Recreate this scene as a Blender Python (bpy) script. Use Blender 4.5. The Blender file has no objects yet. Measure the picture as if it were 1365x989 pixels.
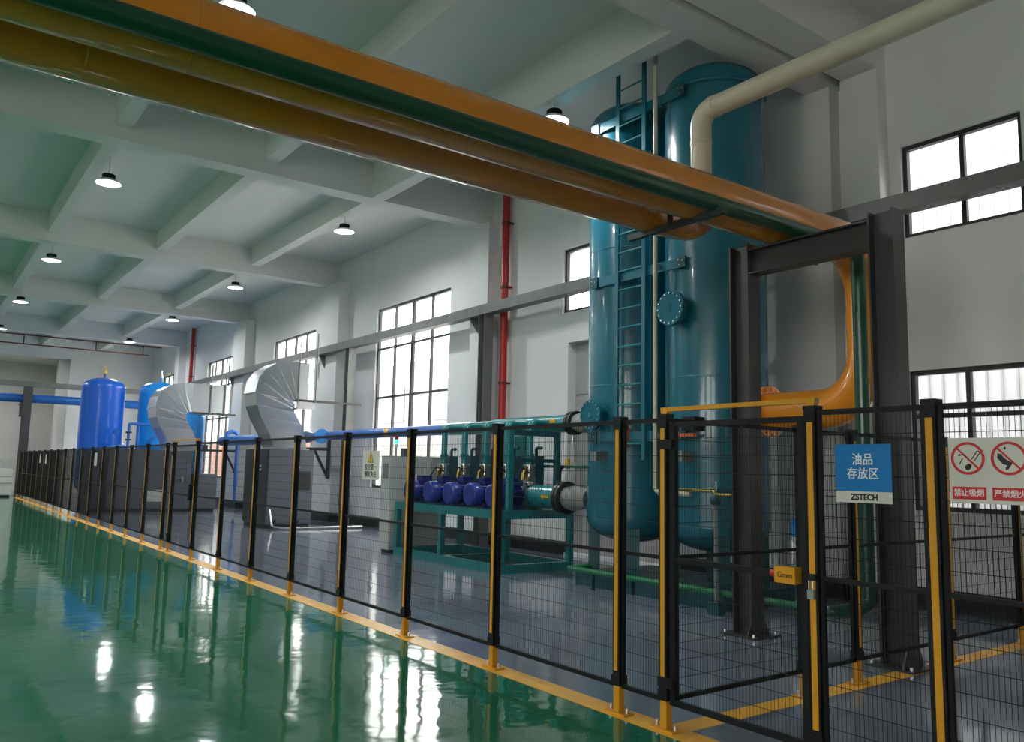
import bpy, math, random
from mathutils import Vector, Matrix
random.seed(7)
C = bpy.context.scene.collection
scene = bpy.context.scene
PI = math.pi

# ------------------------------------------------------------------ camera
FPX = 1092.69
cam = bpy.data.objects.new('camera', bpy.data.cameras.new('camera'))
C.objects.link(cam); scene.camera = cam
cam.data.sensor_width = 36.0
cam.data.lens = FPX / 1365 * 36.0
cam.data.clip_end = 400
r0 = Vector((0.8049359, -0.5929702, 0.0215533))
r1 = Vector((0.0890565, 0.0848189, -0.9924085))
r2 = Vector((0.5866405, 0.8007447, 0.1210817))
M = Matrix((r0, -r1, -r2)).transposed().to_4x4()
M.translation = Vector((0, 0, 1.65))
cam.matrix_world = M

# ------------------------------------------------------------------ world, exposure
SKY = 7.0
LAMP_W = 85.0
w = bpy.data.worlds.new('world'); scene.world = w; w.use_nodes = True
nt = w.node_tree
bg = nt.nodes['Background']
tc = nt.nodes.new('ShaderNodeTexCoord'); sx = nt.nodes.new('ShaderNodeSeparateXYZ')
rp = nt.nodes.new('ShaderNodeValToRGB')
nt.links.new(tc.outputs['Generated'], sx.inputs[0]); nt.links.new(sx.outputs['Z'], rp.inputs[0])
rp.color_ramp.elements[0].position = 0.0; rp.color_ramp.elements[0].color = (0.98, 0.95, 0.90, 1)
rp.color_ramp.elements[1].position = 1.0; rp.color_ramp.elements[1].color = (1.0, 0.965, 0.92, 1)
nt.links.new(rp.outputs['Color'], bg.inputs['Color'])
bg.inputs['Strength'].default_value = SKY
scene.view_settings.view_transform = 'Standard'
scene.view_settings.look = 'None'
scene.view_settings.gamma = 1.0
scene.view_settings.use_curve_mapping = False
scene.view_settings.exposure = 0.70
scene.cycles.max_bounces = 10
scene.cycles.diffuse_bounces = 6
scene.cycles.transparent_max_bounces = 24
scene.cycles.caustics_reflective = False
scene.cycles.caustics_refractive = False
scene.cycles.sample_clamp_indirect = 6.0

# ------------------------------------------------------------------ mesh builder
class MB:
    def __init__(s): s.v = []; s.f = []; s.s = []
    def add(s, vs, fs, smooth=False):
        o = len(s.v); s.v += [tuple(p) for p in vs]
        for f in fs: s.f.append(tuple(i + o for i in f)); s.s.append(smooth)
        return s
    def box(s, x0, x1, y0, y1, z0, z1):
        vs = [(x, y, z) for z in (z0, z1) for y in (y0, y1) for x in (x0, x1)]
        return s.add(vs, [(0, 2, 3, 1), (4, 5, 7, 6), (0, 1, 5, 4), (2, 6, 7, 3), (0, 4, 6, 2), (1, 3, 7, 5)])
    def bar(s, a, b, w, h, up=(0, 0, 1)):
        a = Vector(a); b = Vector(b); d = (b - a).normalized(); up = Vector(up)
        if abs(d.dot(up)) > .98: up = Vector((1, 0, 0))
        x = d.cross(up).normalized(); y = x.cross(d)
        vs = [p + x * i * w / 2 + y * j * h / 2 for p in (a, b) for j in (-1, 1) for i in (-1, 1)]
        return s.add(vs, [(0, 2, 3, 1), (4, 5, 7, 6), (0, 1, 5, 4), (2, 6, 7, 3), (0, 4, 6, 2), (1, 3, 7, 5)])
    def tube(s, pts, r, seg=16, caps=True):
        pts = [Vector(p) for p in pts]; n = len(pts)
        rs = r if isinstance(r, (list, tuple)) else [r] * n
        T = []
        for i in range(n):
            t = Vector((0, 0, 0))
            if i > 0: t += (pts[i] - pts[i - 1]).normalized()
            if i < n - 1: t += (pts[i + 1] - pts[i]).normalized()
            T.append(t.normalized())
        u = Vector((0, 0, 1)) if abs(T[0].z) < .9 else Vector((1, 0, 0))
        u = (u - T[0] * u.dot(T[0])).normalized()
        vs = []; fs = []
        for i in range(n):
            u = (u - T[i] * u.dot(T[i])).normalized(); k = T[i].cross(u)
            for j in range(seg):
                a = 2 * PI * j / seg
                vs.append(pts[i] + (u * math.cos(a) + k * math.sin(a)) * rs[i])
        for i in range(n - 1):
            for j in range(seg):
                j2 = (j + 1) % seg
                fs.append((i * seg + j, i * seg + j2, (i + 1) * seg + j2, (i + 1) * seg + j))
        s.add(vs, fs, seg > 6)
        if caps:
            s.add(vs[:seg], [tuple(range(seg))[::-1]]); s.add(vs[-seg:], [tuple(range(seg))])
        return s
    def cyl(s, a, b, r, seg=16, r2=None): return s.tube([a, b], [r, r if r2 is None else r2], seg)
    def lathe(s, prof, c, seg=40, smooth=True):
        vs = []; fs = []; n = len(prof)
        for (r, z) in prof:
            for j in range(seg):
                a = 2 * PI * j / seg
                vs.append((c[0] + r * math.cos(a), c[1] + r * math.sin(a), c[2] + z))
        for i in range(n - 1):
            for j in range(seg):
                j2 = (j + 1) % seg
                fs.append((i * seg + j, i * seg + j2, (i + 1) * seg + j2, (i + 1) * seg + j))
        return s.add(vs, fs, smooth)
    def prism(s, poly, axis, a0, a1):
        n = len(poly)
        def P(p, a):
            return {'x': (a, p[0], p[1]), 'y': (p[0], a, p[1]), 'z': (p[0], p[1], a)}[axis]
        vs = [P(p, a0) for p in poly] + [P(p, a1) for p in poly]
        fs = [tuple(range(n))[::-1], tuple(range(n, 2 * n))] + [(i, (i + 1) % n, n + (i + 1) % n, n + i) for i in range(n)]
        return s.add(vs, fs)
    def bolts(s, c, nrm, R, n, r=.012, l=.03, ph=0.):
        c = Vector(c); nrm = Vector(nrm).normalized()
        u = nrm.orthogonal().normalized(); k = nrm.cross(u)
        for j in range(n):
            a = 2 * PI * (j + ph) / n; p = c + (u * math.cos(a) + k * math.sin(a)) * R
            s.tube([p - nrm * l / 2, p + nrm * l / 2], r, 6)
        return s
    def build(s, name, mat, parent=None, kind=None, label=None):
        off = parent['_o'] if parent is not None and '_o' in parent else (0, 0, 0)
        me = bpy.data.meshes.new(name)
        me.from_pydata([(v[0] - off[0], v[1] - off[1], v[2] - off[2]) for v in s.v], [], s.f)
        me.polygons.foreach_set('use_smooth', s.s)
        me.materials.append(mat); me.update()
        import bmesh
        b = bmesh.new(); b.from_mesh(me); bmesh.ops.recalc_face_normals(b, faces=b.faces); b.to_mesh(me); b.free()
        o = bpy.data.objects.new(name, me); C.objects.link(o)
        if parent is not None:
            o.parent = parent; o['_o'] = off
        if kind: o['kind'] = kind
        if label: o['label'] = label
        return o

def fillet(pts, rad, n=8):
    pts = [Vector(p) for p in pts]; out = [pts[0]]
    for i in range(1, len(pts) - 1):
        p = pts[i]; a = (pts[i - 1] - p).normalized(); b = (pts[i + 1] - p).normalized()
        ang = a.angle(b)
        rr = rad[i - 1] if isinstance(rad, (list, tuple)) else rad
        d = rr / math.tan(ang / 2)
        c = p + (a + b).normalized() * (rr / math.sin(ang / 2))
        s0 = p + a * d; s1 = p + b * d
        v0 = s0 - c; v1 = s1 - c; tot = v0.angle(v1); ax = v0.cross(v1).normalized()
        for k in range(n + 1):
            out.append(c + Matrix.Rotation(tot * k / n, 3, ax) @ v0)
    out.append(pts[-1]); return out

def thing(name, label, cat, loc=(0, 0, 0), group=None):
    o = bpy.data.objects.new(name, None); C.objects.link(o); o.location = loc
    o.empty_display_size = .2
    o['_o'] = tuple(loc); o['label'] = label; o['category'] = cat
    if group: o['group'] = group
    return o
def tag(o, label, cat, group=None):
    o['label'] = label; o['category'] = cat
    if group: o['group'] = group
    return o
def struct(name, label=None, mb=None, mat=None, loc=(0, 0, 0)):
    if mb is not None: o = mb.build(name, mat)
    else:
        o = bpy.data.objects.new(name, None); C.objects.link(o); o.location = loc; o['_o'] = tuple(loc)
    o['kind'] = 'structure'
    if label: o['label'] = label
    return o
def dup(root, loc, label=None, group=None, rotz=0, drop=()):
    r = root.copy(); C.objects.link(r); r.location = loc; r.rotation_euler = (0, 0, rotz); r['_o'] = tuple(loc)
    if label: r['label'] = label
    if group: r['group'] = group
    for ch in list(root.children):
        if ch.name.split('.')[0] in drop: continue
        c = ch.copy(); C.objects.link(c); c.parent = r
        for g in list(ch.children):
            d = g.copy(); C.objects.link(d); d.parent = c
    return r

# ------------------------------------------------------------------ materials
def mat(name, col, rough=.5, metal=0., var=.06, vscale=3., bump=0., bscale=40., coat=0., spec=.5, rvar=0.):
    m = bpy.data.materials.new(name); m.use_nodes = True
    n = m.node_tree; b = n.nodes['Principled BSDF']
    b.inputs['Roughness'].default_value = rough; b.inputs['Metallic'].default_value = metal
    b.inputs['Coat Weight'].default_value = coat; b.inputs['Coat Roughness'].default_value = .06
    b.inputs['Specular IOR Level'].default_value = spec
    t = n.nodes.new('ShaderNodeTexCoord'); no = n.nodes.new('ShaderNodeTexNoise')
    no.inputs['Scale'].default_value = vscale; no.inputs['Detail'].default_value = 4
    n.links.new(t.outputs['Object'], no.inputs['Vector'])
    r = n.nodes.new('ShaderNodeValToRGB')
    r.color_ramp.elements[0].position = .3; r.color_ramp.elements[1].position = .7
    r.color_ramp.elements[0].color = tuple(c * (1 - var) for c in col) + (1,)
    r.color_ramp.elements[1].color = tuple(min(1, c * (1 + var)) for c in col) + (1,)
    n.links.new(no.outputs['Fac'], r.inputs['Fac']); n.links.new(r.outputs['Color'], b.inputs['Base Color'])
    if rvar:
        mr = n.nodes.new('ShaderNodeMapRange'); mr.inputs['From Min'].default_value = .3; mr.inputs['From Max'].default_value = .7
        mr.inputs['To Min'].default_value = max(0, rough - rvar); mr.inputs['To Max'].default_value = rough + rvar
        n.links.new(no.outputs['Fac'], mr.inputs['Value']); n.links.new(mr.outputs['Result'], b.inputs['Roughness'])
    if bump:
        n2 = n.nodes.new('ShaderNodeTexNoise'); n2.inputs['Scale'].default_value = bscale; n2.inputs['Detail'].default_value = 2
        n.links.new(t.outputs['Object'], n2.inputs['Vector'])
        bp = n.nodes.new('ShaderNodeBump'); bp.inputs['Strength'].default_value = bump; bp.inputs['Distance'].default_value = .05
        n.links.new(n2.outputs['Fac'], bp.inputs['Height']); n.links.new(bp.outputs['Normal'], b.inputs['Normal'])
    return m
def emis(name, col, st):
    m = bpy.data.materials.new(name); m.use_nodes = True
    b = m.node_tree.nodes['Principled BSDF']
    b.inputs['Base Color'].default_value = col + (1,); b.inputs['Emission Color'].default_value = col + (1,)
    b.inputs['Emission Strength'].default_value = st
    return m
WALL = mat('wall_paint', (.75, .745, .735), .55, var=.03, vscale=.6, bump=.03, bscale=25)
WARM = mat('warm_wall_paint', (.72, .66, .62), .6, var=.03, vscale=.5)
CEIL = mat('ceiling_paint', (.75, .74, .735), .6, var=.03, vscale=.5, bump=.03, bscale=12)
GREEN = mat('green_epoxy', (.017, .145, .072), .065, var=.10, vscale=.7, bump=.07, bscale=2.6, spec=.42, rvar=.03)
GREY = mat('grey_epoxy', (.185, .21, .26), .10, var=.12, vscale=.8, bump=.06, bscale=3.2, spec=.6, rvar=.04)
JOINT = mat('joint_filler', (.03, .04, .04), .8)
LINE = mat('yellow_floor_paint', (.80, .40, .035), .35, var=.12, vscale=6)
BASEB = mat('black_baseboard_paint', (.012, .012, .014), .4)
YEL = mat('yellow_powder_coat', (.64, .285, .014), .35, var=.05)
PIPEY = mat('yellow_pipe_paint', (.80, .27, .006), .24, var=.05, vscale=2, coat=.6)
BLACK = mat('black_powder_coat', (.007, .007, .008), .55, spec=.3)
TEAL = mat('teal_paint', (.009, .135, .19), .27, var=.06, vscale=1.2, coat=.35)
TEALM = mat('teal_cover_paint', (.010, .14, .19), .5, var=.06, spec=.25)
TEAL2 = mat('green_teal_paint', (.012, .19, .20), .3, var=.06, vscale=2, coat=.2)
DTEAL = mat('dark_teal_paint', (.010, .075, .095), .4)
GPIPE = mat('green_pipe_paint', (.006, .07, .035), .3, var=.08, coat=.2)
GPIPE2 = mat('bright_green_pipe_paint', (.01, .16, .06), .3, var=.08)
BLUE = mat('blue_tank_paint', (.008, .11, .58), .3, var=.04, coat=.3)
LBLUE = mat('light_blue_paint', (.012, .26, .72), .35)
BPIPE = mat('blue_pipe_paint', (.012, .11, .42), .3, var=.08, coat=.2)
MOTOR = mat('motor_blue_paint', (.005, .013, .17), .32, var=.08, coat=.2)
STEEL = mat('dark_steel_paint', (.050, .046, .046), .42, var=.12, vscale=5)
TRAYM = mat('grey_steel_paint', (.17, .17, .165), .4, var=.1, metal=.3)
GALV = mat('galvanised_sheet', (.74, .76, .78), .25, metal=1., var=.02, vscale=1.2)
STAIN = mat('stainless_steel', (.6, .6, .6), .3, metal=1.)
BRASS = mat('brass', (.6, .42, .12), .3, metal=1.)
RED = mat('red_pipe_paint', (.48, .018, .010), .35)
DRED = mat('dark_red_pipe_paint', (.14, .02, .015), .5)
BEIGE = mat('cream_pipe_plastic', (.54, .50, .39), .35, var=.04)
FRAME = mat('window_frame_aluminium', (.025, .025, .032), .4)
LEAD = mat('grey_flexible_joint', (.23, .225, .21), .55, var=.12, vscale=8)
CABW = mat('cabinet_light_grey', (.50, .53, .50), .4, var=.05)
COMP = mat('compressor_grey_paint', (.085, .095, .118), .4, var=.05)
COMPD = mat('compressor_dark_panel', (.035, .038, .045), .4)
SIGNW = mat('sign_white', (.62, .60, .54), .4)
SIGNB = mat('sign_blue', (.002, .17, .48), .4, var=.02)
SIGNR = mat('sign_red', (.56, .018, .02), .4, var=.02)
INK = mat('black_ink', (.01, .01, .01), .5)
WHITE = mat('white_ink', (.80, .80, .78), .5)
SYEL = mat('sign_yellow', (.75, .42, .02), .4)
ORANGE = mat('orange_plastic', (.72, .13, .03), .4)
DOORM = mat('grey_door_steel', (.36, .35, .335), .45, var=.1, vscale=1.5)
CONC = mat('outdoor_concrete', (.55, .55, .53), .8)
FACADE = mat('facade_render', (.27, .265, .26), .8, var=.06, vscale=.3)
BRICKISH = mat('facade_red_band', (.24, .12, .09), .8, var=.15)
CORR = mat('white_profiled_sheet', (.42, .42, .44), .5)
CORR2 = mat('sheet_rib_shade', (.28, .28, .30), .6)  # darker colour paints the shade lines along the sheet's ribs
DARKGL = mat('dark_facade_glass', (.13, .135, .15), .2)
LENS = emis('lamp_diffuser', (1., .99, .96), 5.)
LGREEN = emis('green_signal', (.05, .9, .4), 1.5)
LRED = mat('red_signal', (.6, .03, .02), .3)
LWHITE = mat('white_signal', (.8, .85, .85), .3)
GLASS = bpy.data.materials.new('window_glass'); GLASS.use_nodes = True
n = GLASS.node_tree
for x in list(n.nodes):
    if x.type != 'OUTPUT_MATERIAL': n.nodes.remove(x)
out = [x for x in n.nodes if x.type == 'OUTPUT_MATERIAL'][0]
tr = n.nodes.new('ShaderNodeBsdfTransparent'); gl = n.nodes.new('ShaderNodeBsdfGlossy'); mx = n.nodes.new('ShaderNodeMixShader'); fr = n.nodes.new('ShaderNodeLayerWeight'); pw = n.nodes.new('ShaderNodeMath'); pw.operation = 'POWER'; pw.inputs[1].default_value = 4.0; ma = n.nodes.new('ShaderNodeMath'); ma.operation = 'MULTIPLY_ADD'; ma.inputs[1].default_value = .6; ma.inputs[2].default_value = .025
tr.inputs['Color'].default_value = (.95, .97, .97, 1); gl.inputs['Roughness'].default_value = .02
n.links.new(fr.outputs['Facing'], pw.inputs[0]); n.links.new(pw.outputs[0], ma.inputs[0]); n.links.new(ma.outputs[0], mx.inputs[0]); n.links.new(tr.outputs[0], mx.inputs[1]); n.links.new(gl.outputs[0], mx.inputs[2]); n.links.new(mx.outputs[0], out.inputs['Surface'])

def text(name, body, size, mat_, parent, loc, rot, thick=.001, sxx=1., bold=0.):
    """a line of lettering turned into a mesh part; loc is its centre in world space, rot an Euler"""
    cu = bpy.data.curves.new(name, 'FONT'); cu.body = body; cu.size = size; cu.extrude = thick
    cu.align_x = 'CENTER'; cu.align_y = 'CENTER'; cu.offset = bold
    tmp = bpy.data.objects.new(name + '_tmp', cu); C.objects.link(tmp)
    dg = bpy.context.evaluated_depsgraph_get()
    me = bpy.data.meshes.new_from_object(tmp.evaluated_get(dg))
    bpy.data.objects.remove(tmp); bpy.data.curves.remove(cu)
    off = Vector(parent['_o'])
    from mathutils import Euler
    T = Matrix.Translation(Vector(loc) - off) @ Euler(rot).to_matrix().to_4x4() @ Matrix.Diagonal((sxx, 1, 1, 1))
    me.transform(T); me.materials.clear(); me.materials.append(mat_); me.name = name
    o = bpy.data.objects.new(name, me); C.objects.link(o); o.parent = parent; o['_o'] = tuple(off)
    return o

# ------------------------------------------------------------------ the room
XW = 10.8; XL = -15.0; YB = -12.0; YF = 48.8; ZC = 8.2; FX = 4.14
sub = struct('floor', 'glossy epoxy floor, green aisle and grey equipment area', MB().box(XL - .3, XW + .3, YB - .3, 56, -.20, -.012), JOINT)
def slabs(xs, ys, m, nm):
    for i in range(len(xs) - 1):
        for j in range(len(ys) - 1):
            MB().box(xs[i] + .0015, xs[i + 1] - .0015, ys[j] + .0015, ys[j + 1] - .0015, -.012, 0).build(nm, m, sub)
ysl = [YB] + [-10.4 + 3 * k for k in range(19)] + [46.6, YF + 4.2]
slabs([XL, -11.95, -8.95, -5.95, -2.95, .05, 3.05, 4.15], ysl, GREEN, 'green_slab')
slabs([4.15, 7.15, XW], ysl, GREY, 'grey_slab')
MB().box(4.05, 4.25, YB, 42.9, 0, .003).build('marking_line', LINE, sub)
MB().box(4.25, XW, 3.76, 3.93, 0, .003).build('marking_line', LINE, sub)

def wall_x(x0, x1, y0, y1, z0, z1, holes):
    mb = MB()
    ys = sorted({y0, y1} | {h[0] for h in holes} | {h[1] for h in holes})
    for a, b in zip(ys[:-1], ys[1:]):
        hs = sorted([(h[2], h[3]) for h in holes if h[0] <= a + 1e-6 and h[1] >= b - 1e-6]); z = z0
        for (p, q) in hs:
            if p > z: mb.box(x0, x1, a, b, z, p)
            z = q
        if z < z1: mb.box(x0, x1, a, b, z, z1)
    return mb
BIG = [(17.45, 21.5), (26.0, 29.9), (34.5, 38.35), (42.8, 46.5)]
SMALL = [(4.15, 5.69, 4.94, 6.26), (4.15, 5.69, 1.25, 3.1), (11.2, 13.0, 4.94, 6.30)]
NEAR = [(y, y + 1.54, a, b) for y in (1.0, -2.2) for a, b in ((4.94, 6.26), (1.25, 3.1))]  # unseen openings, added to let more daylight into the near right side
DOOR = (9.8, 12.8, 0, 4.3)
holes = [(a, b, 1.1, 6.27) for a, b in BIG] + SMALL + [DOOR] + NEAR
wr = struct('wall_right', 'long white wall with tall black-framed windows', wall_x(XW, XW + .3, YB, YF + .3, 0, ZC, holes), WALL)
lholes = [(a, b, 1.1, 6.27) for a, b in [(-10.5, -6.5), (-5, -1), (1, 5)]]  # unseen openings, added so daylight reaches the pipes and near end
wl = struct('wall_left', 'white wall on the far side of the aisle', wall_x(XL - .3, XL, YB, YF + .3, 0, ZC, lholes), WALL)
struct('wall_back', 'white wall behind the camera', MB().box(XL, XW, YB - .3, YB, 0, ZC), WALL)
wf = struct('wall_far', 'white end wall with a wide recess at its left', MB().box(6.65, XW, YF, YF + .3, 0, ZC).box(XL, 6.65, YF, YF + .3, 7.05, ZC), WALL)
MB().box(XL, 6.95, YF + 4.0, YF + 4.3, 0, ZC).box(6.65, 6.95, YF + .3, YF + 4, 0, 7.1).box(XL - .3, XL, YF + .3, YF + 4, 0, 7.1).box(XL, 6.95, YF + .3, YF + 4, 7.05, 7.3).build('recess', WARM, wf)
MB().box(6.15, 6.65, YF + .35, YF + .95, 0, 7.05).build('pillar', WARM, wf)

# ceiling: slab, cross beams, joists
ce = struct('ceiling', 'white concrete ceiling of beams and joists', MB().box(XL - .3, XW + .3, YB - .3, YF + 4.3, ZC, ZC + .25), CEIL)
BEAMS = [(5.86, 6.40), (6.52, 6.99), (15.62, 16.05), (24.27, 24.70), (33.2, 33.65), (42.3, 42.75), (-2.9, -2.4)]
for (a, b) in BEAMS:
    MB().box(XL, XW, a, b, 7.42, ZC).build('beam', CEIL, ce)
MB().box(XL, XW, 6.40, 6.52, 7.60, ZC).build('beam', CEIL, ce)
spans = [(YB, -2.9), (-2.4, 5.86), (6.99, 15.62), (16.05, 24.27), (24.70, 33.2), (33.65, 42.3), (42.75, YF)]
JX = [2.5 + 2.70 * k for k in range(-6, 3)]
for k, x in enumerate(JX):
    for (a, b) in spans:
        if k == 8 and abs(a - 6.99) < .1: MB().box(7.60, 7.90, a, b, 7.42, ZC).build('joist', CEIL, ce); continue
        MB().box(x, x + .28, a, b, 7.66, ZC).build('joist', CEIL, ce)
# pilasters
for (a, b, xp) in [(5.86, 6.42, 10.55), (6.60, 7.10, 10.55), (15.35, 16.05, 10.5), (23.45, 24.70, 10.45), (32.2, 33.7, 10.45), (42.1, 42.8, 10.45), (-2.95, -2.35, 10.5)]:
    MB().box(xp, XW, a, b, 0, 7.42).build('pilaster', WALL, wr)
bb = MB()
yy = [YB] + [p for ab in [(5.86, 6.42), (6.62, 7.12), (9.8, 12.8), (15.35, 16.05), (23.45, 24.7), (32.2, 33.7), (42.1, 42.8)] for p in ab] + [YF]
for i in range(0, len(yy) - 1, 2): bb.box(XW - .025, XW, yy[i], yy[i + 1], 0, .27)
for (a, b, xp) in [(5.86, 6.42, 10.55), (6.60, 7.10, 10.55), (15.35, 16.05, 10.5), (23.45, 24.70, 10.45), (32.2, 33.7, 10.45), (42.1, 42.8, 10.45)]:
    bb.box(xp - .025, XW, a - .025, b + .025, 0, .27)
struct('baseboard_right', 'tall black painted baseboard along the right wall', bb, BASEB)

# windows
def window(idx, side, y0, y1, z0, z1, ycols, zrows, label, thick=()):
    r = struct('window_%d' % idx, label)
    x0 = XW + .06 if side > 0 else XL - .14
    x1 = x0 + .08
    MB().box(x0, x1, y0, y1, z0, z0 + .06).box(x0, x1, y0, y1, z1 - .06, z1).box(x0, x1, y0, y0 + .06, z0 + .06, z1 - .06).box(x0, x1, y1 - .06, y1, z0 + .06, z1 - .06).build('window_frame', FRAME, r)
    ye = [y0 + .06] + list(ycols) + [y1 - .06]; ze = [z0 + .06] + list(zrows) + [z1 - .06]
    for y in ycols:
        h = .065 if y in thick else .03
        MB().box(x0 + .005, x1 - .005, y - h, y + h, z0 + .06, z1 - .06).build('mullion', FRAME, r)
    for z in zrows:
        for a, b in zip(ye[:-1], ye[1:]):
            MB().box(x0 + .01, x1 - .01, a, b, z - .03, z + .03).build('transom', FRAME, r)
    for a, b in zip(ye[:-1], ye[1:]):
        for c, d in zip(ze[:-1], ze[1:]):
            MB().box(x0 + .034, x0 + .040, a, b, c, d).build('pane', GLASS, r)
    return r
nm = ['nearest tall window, behind the pump skid', 'second tall window, above the nearer compressor', 'third tall window, beside the farther compressor', 'farthest tall window, above the blue tanks']
for i, (a, b) in enumerate(BIG):
    q = (b - a) / 4
    window(i + 1, 1, a, b, 1.1, 6.27, [a + q, a + 2 * q, a + 3 * q], [2.58, 3.66, 5.08], nm[i], thick=[a + 2 * q])
window(5, 1, *SMALL[0], [4.90], [], 'upper two-pane window at the right edge')
window(6, 1, *SMALL[1], [4.95], [2.49], 'lower window at the right edge, behind the no-smoking board')
window(7, 1, *SMALL[2], [12.1], [], 'small upper window half hidden by the left teal tank')
for i, h in enumerate(NEAR):
    window(20 + i, 1, *h, [h[0] + .77], [2.49] if i % 2 else [], '%s added window in the right wall, unseen beyond the right edge' % ['first upper', 'first lower', 'second upper', 'second lower'][i])
for i, h in enumerate(lholes):
    a, b = h[0], h[1]; q = (b - a) / 4
    window(8 + i, -1, a, b, 1.1, 6.27, [a + q, a + 2 * q, a + 3 * q], [2.58, 3.66, 5.08], 'tall window added in the left wall for daylight, outside the view')

# door in its recess
d1 = struct('door_1', 'tall grey steel double door in a recess behind the left teal tank')
MB().box(XW + .22, XW + .28, 9.8, 12.8, 0, 4.3).build('door_frame', DOORM, d1)
for (a, b) in [(9.86, 11.28), (11.32, 12.74)]:
    for (c, d) in [(.05, 1.7), (1.74, 3.2), (3.24, 4.24)]:
        MB().box(XW + .19, XW + .22, a, b, c, d).build('door_panel', DOORM, d1)
MB().box(XW - .05, XW + .3, 9.8, 12.8, 0, .06).build('sill', WALL, d1)

# ------------------------------------------------------------------ outside
struct('ground', 'paved yard outside the windows', MB().box(-80, XL - .31, -60, 110, -.3, -.05).box(XW + .31, 80, -60, 110, -.3, -.05), CONC)
nb = thing('neighbour_building', 'white rendered building with windows seen through the tall windows', 'building', (22, 30, 0))
MB().box(22, 30, 20, 95, 0, 7.5).build('wall', FACADE, nb)
MB().box(21.95, 22, 52, 95, 0, 3.4).build('red_band', BRICKISH, nb)
for k in range(10):
    MB().box(21.93, 22.0, 27 + 6.5 * k, 30.2 + 6.5 * k, 4.2, 6.2).build('facade_window', DARKGL, nb)
sh = thing('profiled_sheet_wall', 'white ribbed sheet wall outside the right-hand windows', 'wall', (15, 2, 0))
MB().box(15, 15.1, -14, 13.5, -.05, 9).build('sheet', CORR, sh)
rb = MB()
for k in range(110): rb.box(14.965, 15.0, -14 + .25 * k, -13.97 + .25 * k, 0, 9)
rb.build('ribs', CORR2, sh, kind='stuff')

# ------------------------------------------------------------------ high-bay lamps
def lamp(loc, label, top=None):
    t = thing('high_bay_lamp', label, 'lamp', loc, 'high bay lamps under the joists')
    x, y, z = loc
    MB().lathe([(.235, 0), (.24, .004), (.165, .07), (.125, .085), (.0, .085)], loc, 32).lathe([(.23, .002), (.155, .066), (.115, .079), (0, .079)], loc, 32).build('reflector', WHITE, t)
    MB().lathe([(0, .028), (.20, .030), (.20, .024), (0, .022)], loc, 32).build('diffuser', LENS, t)
    MB().lathe([(0, .085), (.12, .085), (.125, .10), (.125, .165), (.115, .18), (0, .18)], loc, 24).build('heat_sink', BLACK, t)
    MB().cyl((x, y, z + .18), (x, y, top or (7.42 if y < 12 and x > 5 else 7.66)), .008, 8).build('rod', STAIN, t)
    l = bpy.data.lights.new('lamp_light', 'AREA'); l.shape = 'DISK'; l.size = .38; l.energy = LAMP_W; l.color = (.93, .975, 1.)
    lo = bpy.data.objects.new('lamp_light', l); C.objects.link(lo); lo.parent = t; lo.location = (0, 0, .020)
    return t
where = {-1: 'left row', 0: 'left row', 1: 'right row'}
ordn = ['nearest', 'second', 'third', 'fourth', 'farthest']
for xi, x in enumerate([-8.05, -2.65, 2.75, 7.98]):
    for yi, y in enumerate([9.6, 17.4, 25.3, 32.8, 40.3]):
        row = ['outermost left row, out of view', 'row left of the view', 'left row over the green aisle', 'right row near the windows'][xi]
        p = (7.75, y, 7.12) if xi == 3 and yi == 0 else (8.03, y * 1.03, 7.28) if xi == 3 else (x, y, 7.12)
        lamp(p, 'round white high bay lamp, %s in the %s' % (ordn[yi], row))

lamp((-1.0, 51.0, 6.5), 'added high bay lamp lighting the far recess, out of view to the left', 7.05)  # unseen lamp, added to brighten the recess walls
lamp((3.0, 47.3, 7.12), 'round white high bay lamp just before the far recess', ZC)

# ------------------------------------------------------------------ fence
ORD = ['first', 'second', 'third', 'fourth', 'fifth', 'sixth', 'seventh', 'eighth', 'ninth', 'tenth', 'eleventh', 'twelfth', 'thirteenth', 'fourteenth', 'fifteenth', 'sixteenth', 'seventeenth', 'eighteenth', 'nineteenth', 'twentieth', 'twenty-first', 'twenty-second', 'twenty-third', 'twenty-fourth', 'twenty-fifth', 'twenty-sixth', 'twenty-seventh', 'twenty-eighth']
G_POST = 'safety fence posts'; G_PAN = 'wire mesh safety fence panels'
def make_post():
    t = thing('fence_post', 'p', 'fence post', (0, 0, 0), G_POST)
    h = .0325
    MB().box(-.027, .027, -.027, .027, .015, 2.0).build('core', YEL, t)
    MB().box(-h, h, -h, h, .24, 2.03).build('sleeve', BLACK, t)
    for sx_ in (-1, 1):
        MB().box(min(sx_ * h, sx_ * (h + .003)), max(sx_ * h, sx_ * (h + .003)), -.018, .018, .29, 1.96).build('reflective_strip', YEL, t)
    MB().box(-.039, .039, -.039, .039, 2.03, 2.055).box(-.036, .036, -.036, .036, 1.96, 2.03).build('cap', BLACK, t)
    MB().box(-.038, .038, -.040, .040, .19, .26).build('clamp', BLACK, t)
    MB().box(-.05, .05, -.10, .10, .003, .015).build('base_plate', YEL, t)
    for s in (-1, 1):
        MB().cyl((0, s * .078, .015), (0, s * .078, .05), .013, 8).build('bolt', STAIN, t)
    return t
post0 = make_post(); pused = []
def post(x, y, label, rotz=0):
    if not pused:
        post0.location = (x, y, 0); post0['label'] = label; post0.rotation_euler = (0, 0, rotz); pused.append(post0); post0['_o'] = (x, y, 0); return post0
    p = dup(post0, (x, y, 0), label, G_POST, rotz); pused.append(p); return p
pan_cache = {}
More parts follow.
